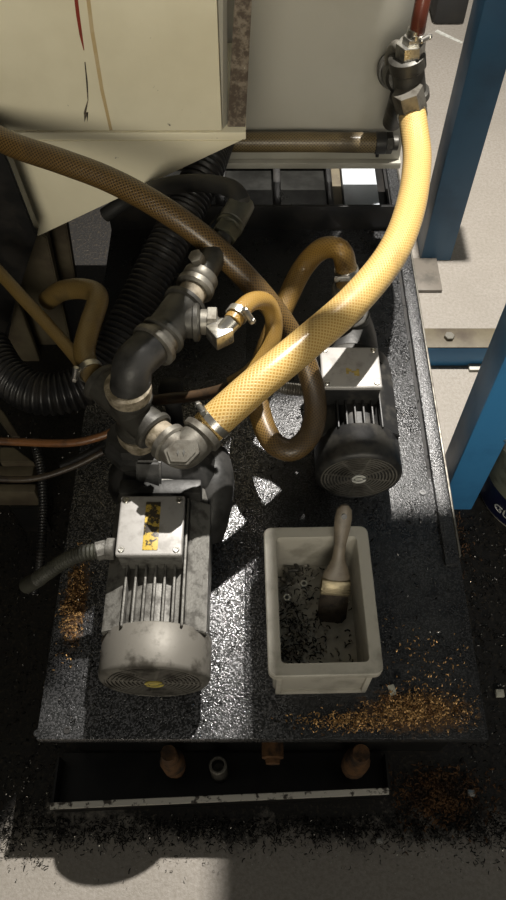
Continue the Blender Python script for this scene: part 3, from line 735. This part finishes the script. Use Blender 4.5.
# ------------------------------------------------------------------ bucket
bx = V((.708, .932, 0)); bk = thing('bucket', 'round plastic bucket with a navy band beside the blue post', 'bucket', (bx.x, bx.y, 0))
rb = .158
b = new(); lathe(b, (bx.x, bx.y, 0), (0, 0, 1), [(0, rb*.9), (0.004, rb*.93), (.014, rb*.95), (.30, rb*1.12), (.31, rb*1.18), (.33, rb*1.18), (.33, rb*1.08), (.02, rb*.88), (.02, 0)], 64); obj('pail', b, M['white_plastic'], bk)
b = new(); lathe(b, (bx.x, bx.y, .018), (0, 0, 1), [(0, rb*.955), (0, rb*.966), (.10, rb*1.024), (.10, rb*1.01)], 64, caps=False); band = obj('label_band', b, M['navy'], bk, 'navy label band with white capitals')
b = new(); lathe(b, (bx.x, bx.y, .12), (0, 0, 1), [(0, rb*1.02), (0, rb*1.028), (.14, rb*1.105), (.14, rb*1.09)], 64, caps=False); obj('label_band', b, plain('olive_label', (.20, .20, .14), (.12, .12, .08), .5), bk, 'plain grey-olive label area')
b = new(); sweep(b, smooth_path([(bx.x+rb*1.2*math.cos(t), bx.y+rb*1.2*math.sin(t), .29-.06*math.sin(t*1.0)) for t in [PI+.3*i for i in range(11)]], 4), .003, 8); obj('handle', b, M['steel'], bk)
def text_mesh(s, size):
    cu = bpy.data.curves.new('t', 'FONT'); cu.body = s; cu.size = size; cu.extrude = 0.0006; cu.resolution_u = 3
    o = bpy.data.objects.new('t', cu); C.objects.link(o); dg = bpy.context.evaluated_depsgraph_get()
    me = bpy.data.meshes.new_from_object(o.evaluated_get(dg)); bpy.data.objects.remove(o); return me
me = text_mesh('GU', .036); b = new(); b.from_mesh(me)
ang0 = PI+math.radians(29)
for v in b.verts:
    x, z = v.co.x, v.co.y; a = ang0+x/(rb*1.0)
    rr = rb*(.966+.058*(z+.035)/.10)+.0008+v.co.z
    v.co = V((bx.x+rr*math.cos(a), bx.y+rr*math.sin(a), z+.05))
obj('lettering', b, M['white'], band)

# ------------------------------------------------------------------ plastic bin
bn = thing('storage_bin', 'rectangular grey plastic bin with swarf inside, standing between the pumps', 'bin', (.115, .49, TZ), None)
X0, X1, Y0, Y1 = .022, .210, .352, .622; ZT = .405
rotB = Matrix.Translation((.115, .49, 0)) @ Matrix.Rotation(math.radians(1.2), 4, 'Z') @ Matrix.Translation((-.115, -.49, 0))
def rring(bm, x0, x1, y0, y1, z, r, n=6):
    vs = []
    for cx, cy, a in ((x1-r, y0+r, -PI/2), (x1-r, y1-r, 0), (x0+r, y1-r, PI/2), (x0+r, y0+r, PI)):
        for i in range(n+1):
            t = a+PI/2*i/n; vs.append(bm.verts.new((cx+r*math.cos(t), cy+r*math.sin(t), z)))
    return vs
def shell(bm, secs, close=True):
    rs = [rring(bm, *s) for s in secs]; fs = []
    for A_, B_ in zip(rs, rs[1:]):
        n = len(A_)
        for i in range(n): fs.append(bm.faces.new((A_[i], A_[(i+1) % n], B_[(i+1) % n], B_[i])))
    fs.append(bm.faces.new(rs[0][::-1])); fs.append(bm.faces.new(rs[-1]))
    bmesh.ops.recalc_face_normals(bm, faces=fs)
b = new(); i = .012
shell(b, [(X0+i, X1-i, Y0+i, Y1-i, TZ, .012), (X0+i-.002, X1-i+.002, Y0+i-.002, Y1-i+.002, TZ+.004, .012), (X0+.007, X1-.007, Y0+.007, Y1-.007, ZT-.018, .014),
          (X0+.022, X1-.022, Y0+.022, Y1-.022, ZT-.018, .008), (X0+.024, X1-.024, Y0+.024, Y1-.024, TZ+.006, .008)])
bmesh.ops.transform(b, matrix=rotB, verts=b.verts); obj('bin_body', b, M['bin'], bn)
b = new()
shell(b, [(X0+.006, X1-.006, Y0+.006, Y1-.006, ZT-.018, .012), (X0, X1, Y0, Y1, ZT-.016, .014), (X0, X1, Y0, Y1, ZT-.002, .014), (X0+.002, X1-.002, Y0+.002, Y1-.002, ZT, .013),
          (X0+.021, X1-.021, Y0+.021, Y1-.021, ZT, .009), (X0+.022, X1-.022, Y0+.022, Y1-.022, ZT-.002, .008), (X0+.022, X1-.022, Y0+.022, Y1-.022, ZT-.0178, .008)])
# open the last cap
bm_ = b; bm_.faces.ensure_lookup_table(); capf = max(bm_.faces, key=lambda f: (len(f.verts), f.calc_center_median().z)); 
for f in [f for f in bm_.faces if len(f.verts) > 10]: bm_.faces.remove(f)
bmesh.ops.transform(b, matrix=rotB, verts=b.verts); obj('rim', b, M['bin'], bn)
b = new()  # raised frame on the front face
for (a0, a1, z0, z1) in ((X0+.014, X1-.014, TZ+.0, TZ+.010), (X0+.012, X1-.012, ZT-.03, ZT-.02), (X0+.014, X0+.024, TZ, ZT-.02), (X1-.024, X1-.014, TZ, ZT-.02)):
    box(b, a0, a1, Y0+.004, Y0+.014, z0, z1, .002)
bmesh.ops.transform(b, matrix=rotB, verts=b.verts); obj('front_rib', b, M['bin'], bn)
ZB = TZ+.006

# brush
br0, br1 = P(331, 622, z=.30), P(345, 504, z=.462)
bd = (br1-br0); BL = bd.length; bd.normalize(); side = V((1, 0, 0)); side = (side-bd*side.dot(bd)).normalized(); nrm = side.cross(bd)
MB_ = Matrix((( side.x, bd.x, nrm.x, br0.x), (side.y, bd.y, nrm.y, br0.y), (side.z, bd.z, nrm.z, br0.z), (0, 0, 0, 1)))
brush = thing('paint_brush', 'used paint brush with dark bristles leaning inside the grey bin', 'brush', br0)
def slab(bm, prof, th, M_):
    """outline symmetric profile (distance, half width, half thickness)"""
    b2 = new(); rings = []
    for t, w, h in prof:
        rings.append([b2.verts.new((w*math.cos(a)*(1 if True else 1), t, h*math.sin(a))) for a in [2*PI*i/20 for i in range(20)]])
    fs = []
    for A_, B_ in zip(rings, rings[1:]):
        for i in range(20): fs.append(b2.faces.new((A_[i], A_[(i+1) % 20], B_[(i+1) % 20], B_[i])))
    fs.append(b2.faces.new(rings[0])); fs.append(b2.faces.new(rings[-1][::-1])); bmesh.ops.recalc_face_normals(b2, faces=fs)
    merge(bm, b2, M_)
b = new(); slab(b, [(0, .020, .003), (.01, .026, .006), (.045, .027, .008), (.06, .0255, .009)], 0, MB_)
for v in b.verts: v.co += V((random.uniform(-.0012, .0012), random.uniform(-.0012, .0012), random.uniform(-.001, .001)))
obj('bristles', b, M['bristle'], brush)
b = new(); box(b, -.0265, .0265, .055, .085, -.0095, .0095, .003, MB_)
for t in (.060, .066): box(b, -.0273, .0273, t, t+.0022, -.0103, .0103, .0006, MB_)
obj('ferrule', b, M['brass'], brush)
b = new(); slab(b, [(.082, .025, .008), (.095, .024, .0085), (.108, .018, .0085), (.125, .0115, .008), (.15, .0105, .0075), (.18, .0145, .0075), (.2, .0155, .007), (BL-.01, .0135, .006), (BL-.002, .007, .0045), (BL, .002, .002)], 0, MB_)
hd = obj('handle', b, plain('grey_wood_handle', (.20, .165, .12), (.13, .105, .075), .4), brush)
b = new(); b2 = new(); lathe(b2, (0, BL-.021, -.0085), (0, 0, 1), [(0, .005), (.017, .005)], 16); merge(b, b2, MB_); obj('hanging_hole', b, M['black_paint'], hd)

# ------------------------------------------------------------------ chips
def curl(bm, c, L, w, k, zrot, tilt=.3):
    """curled metal shaving"""
    n = 4; th = zrot; p = V(c); lft = []; rgt = []
    for i in range(n+1):
        d = V((math.cos(th), math.sin(th), 0)); s = V((-d.y, d.x, 0))
        h = V((0, 0, abs(math.sin(i/n*PI))*L*tilt))
        lft.append(bm.verts.new(p+s*w/2+h)); rgt.append(bm.verts.new(p-s*w/2+h+V((0, 0, w*.4))))
        p = p+d*L/n; th += k/n
    for i in range(n): bm.faces.new((lft[i], lft[i+1], rgt[i+1], rgt[i]))
def scatter(name, n, place, m, Ls, ws, label, cat, parent=None, tilt=.3):
    b = new(); made = 0
    while made < n:
        c = place()
        if c is None: continue
        curl(b, c, random.uniform(*Ls), random.uniform(*ws), random.uniform(-2.5, 2.5), random.uniform(0, 6.28), tilt); made += 1
    o = obj(name, b, m); tag(o, label, cat, None, 'stuff'); return o
G = random.gauss; U = random.uniform
def pl_top():
    x, y = U(-.36, .372), U(.3, 1.5)
    if .0 < x < .23 and .33 < y < .64: return None
    return (x, y, TZ+.0008)
scatter('metal_shavings', 900, pl_top, M['chip_dark'], (.004, .012), (.001, .0025), 'small dark metal shavings strewn over the tank top', 'metal shavings')
scatter('metal_shavings', 130, pl_top, M['chip_silver'], (.003, .007), (.0006, .0014), 'tiny silver metal shavings strewn over the tank top', 'metal shavings')
def pl_rust():
    if random.random() < .9:
        x, y = G(.285, .042), G(.330, .015)
        if random.random() < .3: x, y = G(.17, .045), G(.308, .008)
    else: x, y = G(.31, .05), G(.40, .05)
    if not (-.0 < x < .395 and .285 < y < .5): return None
    if x < .22 and y > .345: return None
    return (x, y, TZ+U(.0, .004))
scatter('rusty_shavings', 1700, pl_rust, M['chip_rust'], (.002, .007), (.0008, .002), 'orange rusty shavings heaped on the front right tank corner', 'metal shavings')
def pl_rustl():
    x, y = G(-.338, .012), G(.53, .05); return (x, y, TZ+U(0, .003)) if x > TX0+.004 else None
scatter('rusty_shavings', 450, pl_rustl, M['chip_rust'], (.002, .006), (.0008, .002), 'orange rusty shavings along the left tank edge in shadow', 'metal shavings')
def pl_floor():
    r = random.random()
    if r < .36: x, y = U(-.62, .7), G(.170, .018)
    elif r < .72: x, y = U(.41, .95), U(.1, .98)
    else: x, y = U(-.85, -.37), U(.1, 1.2)
    if TX0 < x < TX1 and y > .27: return None
    if y > .192 and TL.x-.01 < x < TR.x+.01: return None
    if abs(x-.494) < .06 and abs(y-.913) < .06: return None
    if (x-bx.x)**2+(y-bx.y)**2 < .15**2: return None
    if y < .05: return None
    return (x, y, U(.0, .006))
scatter('oily_swarf', 10000, pl_floor, M['chip_dark'], (.003, .011), (.0008, .002), 'black oily swarf piled on the floor around the tank', 'swarf', tilt=.5)
def pl_glint():
    r = random.random(); x, y = (U(-.5, .55), G(.135, .02)) if r < .5 else ((U(.42, .9), U(.1, .95)) if r < .85 else (U(-.6, -.4), U(.1, .3)))
    if TX0 < x < TX1 and y > .27: return None
    if y > .192 and TL.x-.01 < x < TR.x+.01: return None
    if (x-bx.x)**2+(y-bx.y)**2 < .16**2 or y < .04: return None
    return (x, y, U(.002, .009))
scatter('silver_swarf', 1100, pl_glint, M['chip_silver'], (.002, .006), (.0006, .0016), 'glinting silver chips among the swarf on the floor', 'swarf', tilt=.4)
def pl_frust():
    x, y = G(.37, .045), G(.232, .028)
    return (x, y, U(0, .012)) if (x > TR.x+.01 and y < .29) else None
scatter('rusty_swarf', 1100, pl_frust, M['rust'], (.004, .012), (.001, .003), 'rust brown swarf on the floor at the right tank corner', 'swarf', tilt=.4)
def pl_frust2():
    x, y = G(.47, .022), G(.80, .05); return (x, y, U(0, .008)) if (x > .42 and y < .865) else None
scatter('rusty_swarf', 500, pl_frust2, M['rust'], (.004, .012), (.001, .003), 'rust brown swarf on the floor before the blue post', 'swarf', tilt=.4)
def pl_bin():
    x, y = U(.05, .18), U(.38, .595)
    if random.random() < .75: x, y = G(.07, .025), G(.45, .05)
    if not (.05 < x < .18 and .38 < y < .595): return None
    return (x, y, ZB+U(.001, .005))
scatter('bin_shavings', 330, pl_bin, M['chip_dark'], (.004, .014), (.001, .003), 'dark shavings covering the floor of the grey bin', 'metal shavings')
scatter('bin_shavings', 380, pl_bin, M['chip_silver'], (.003, .010), (.001, .003), 'silver shavings on the floor of the grey bin', 'metal shavings')

# screws and nuts in the bin, a heap in its far left corner
spots = [(276, 590, .4, 'lying apart at the lower left'), (284, 578, 1.2, 'in the middle of the small heap'), (293, 580, 2.4, 'beside the brush side of the heap'), (288, 570, .1, 'at the top of the small heap'), (300, 572, 2.0, 'furthest right of the small heap')]
for px, py, a, txt in spots:
    q = P(px, py, z=ZB+.01); t = thing('bolt', 'small dark bolt in the grey bin, '+txt, 'bolt', q, 'loose bolts in the grey bin')
    d = V((math.cos(a), math.sin(a), 0)); q = V((q.x, q.y, ZB+.0075))
    b = new(); cyl(b, q, q+d*.024, .0035, 12); obj('shank', b, M['iron'], t)
    b = new(); hexnut(b, q-d*.006, q, .0072); obj('bolt_head', b, M['zinc'], t)
for px, py, txt in ((287, 597, 'nearest the camera, its top bright'), (304, 583, 'nearest the brush')):
    q = P(px, py, z=ZB+.01); b = new(); lathe(b, (q.x, q.y, ZB+.002), (0, 0, 1), [(0, .004), (0, .0075), (.007, .0075), (.007, .004), (0, .004)], 6, caps=False)
    tag(obj('hex_nut', b, M['steel']), 'small loose hexagon nut in the grey bin, '+txt, 'nut', 'loose nuts in the grey bin')

# prominent loose bits on tank and floor
q = P(392, 690, z=TZ); b = new(); box(b, q.x-.006, q.x+.006, q.y-.009, q.y+.009, TZ-.002, TZ+.0012, .0004, Matrix.Translation(q)@Matrix.Rotation(.25, 4, 'Z')@Matrix.Translation(-q))
tag(obj('paper_scrap', b, M['paper']), 'small pale scrap lying on the tank just right of the bin', 'scrap')
q = P(499, 694, z=0); b = new(); box(b, q.x-.009, q.x+.009, q.y-.008, q.y+.008, 0, .01, .002); tag(obj('paper_scrap', b, M['paper']), 'small pale scrap on the swarf at the right edge of the floor', 'scrap')
q = P(470, 794, z=0); b = new(); box(b, q.x-.008, q.x+.008, q.y-.007, q.y+.007, 0, .012, .003); tag(obj('metal_scrap', b, M['chip_silver']), 'pale metal scrap on the floor near the tank corner', 'scrap')
q = P(379, 841, z=0); b = new(); box(b, q.x-.007, q.x+.007, q.y-.006, q.y+.006, 0, .01, .003); tag(obj('metal_scrap', b, M['chip_silver']), 'pale metal scrap at the front fringe of the swarf', 'scrap')
for pts, lab in (([(418, 373), (424, 381), (428, 380), (426, 374), (421, 369), (424, 369), (429, 376)], 'thin bent wire hook on the right rim of the tank'),
                 ([(366, 247), (368, 243), (372, 243), (375, 247)], 'curled metal chip left of three near the thick yellow hose'),
                 ([(370, 253), (374, 249), (378, 249), (379, 255)], 'curled metal chip nearest the black rear lip, middle of three'),
                 ([(376, 240), (380, 239), (382, 244), (378, 246)], 'curled metal chip right of three near the thick yellow hose')):
    b = new(); sweep(b, smooth_path([P(x, y, z=TZ+.0035) for x, y in pts], 6), .0014, 8); tag(obj('wire_hook' if 'hook' in lab else 'curled_chip', b, M['steel'] if 'hook' in lab else M['chip_dark']), lab, 'wire' if 'hook' in lab else 'metal chip')
for (x0, y0, x1, y1, lab) in ((436, 31, 462, 43, 'long white paint stroke on the floor beside the upper blue post'), (433, 12, 438, 14, 'short white paint dab on the floor at the top')):
    a, c = P(x0, y0, z=0), P(x1, y1, z=0); w = (c-a).cross(V((0, 0, 1))).normalized()*.010
    b = new(); prism(b, [a-w, a+w, c+w*.6, c-w*.6], (0, 0, .002)); tag(obj('paint_mark', b, M['white']), lab, 'paint mark')
q = P(450, 0, z=.1); b = new(); box(b, q.x-.05, q.x+.08, q.y, q.y+.3, 0, .14, .02); tag(obj('black_case', b, M['black_plastic']), 'black case edge on the floor at the very top', 'case')

# ------------------------------------------------------------------ lights
def area(name, loc, target, size, energy, col=(1, 1, 1), shape='DISK'):
    ld = bpy.data.lights.new(name, 'AREA'); ld.shape = shape; ld.size = size; ld.energy = energy; ld.color = col
    o = bpy.data.objects.new(name, ld); C.objects.link(o); o.location = loc
    o.rotation_euler = (V(target)-V(loc)).to_track_quat('-Z', 'Y').to_euler(); return o
area('bay_lamp', (.52, 1.74, 2.8), (.0, .8, .2), .04, 165, (1, .95, .88))
ld = bpy.data.lights.new('hall_lamp', 'SPOT'); ld.energy = 440; ld.color = (1, .92, .76); ld.spot_size = math.radians(43); ld.spot_blend = 1; ld.shadow_soft_size = .9
lo = bpy.data.objects.new('hall_lamp', ld); C.objects.link(lo); lo.location = (-.2, -2.7, 2.5)
lo.rotation_euler = (V((-.1, 1.3, 1.27))-lo.location).to_track_quat('-Z', 'Y').to_euler()
l2 = bpy.data.lights.new('aisle_lamp', 'SPOT'); l2.energy = 170; l2.color = (1, .95, .85); l2.spot_size = math.radians(27); l2.spot_blend = 1; l2.shadow_soft_size = .3
lo2 = bpy.data.objects.new('aisle_lamp', l2); C.objects.link(lo2); lo2.location = (1.2, -2.2, 2.2)
lo2.rotation_euler = (V((.72, 1.0, .25))-lo2.location).to_track_quat('-Z', 'Y').to_euler()
w = bpy.data.worlds.new('world'); bpy.context.scene.world = w; w.use_nodes = True
w.node_tree.nodes['Background'].inputs[0].default_value = (.95, .93, .85, 1); w.node_tree.nodes['Background'].inputs[1].default_value = .09

s = bpy.context.scene
s.view_settings.view_transform = 'Standard'; s.view_settings.look = 'None'; s.view_settings.gamma = 1; s.view_settings.use_curve_mapping = False
s.view_settings.exposure = 0
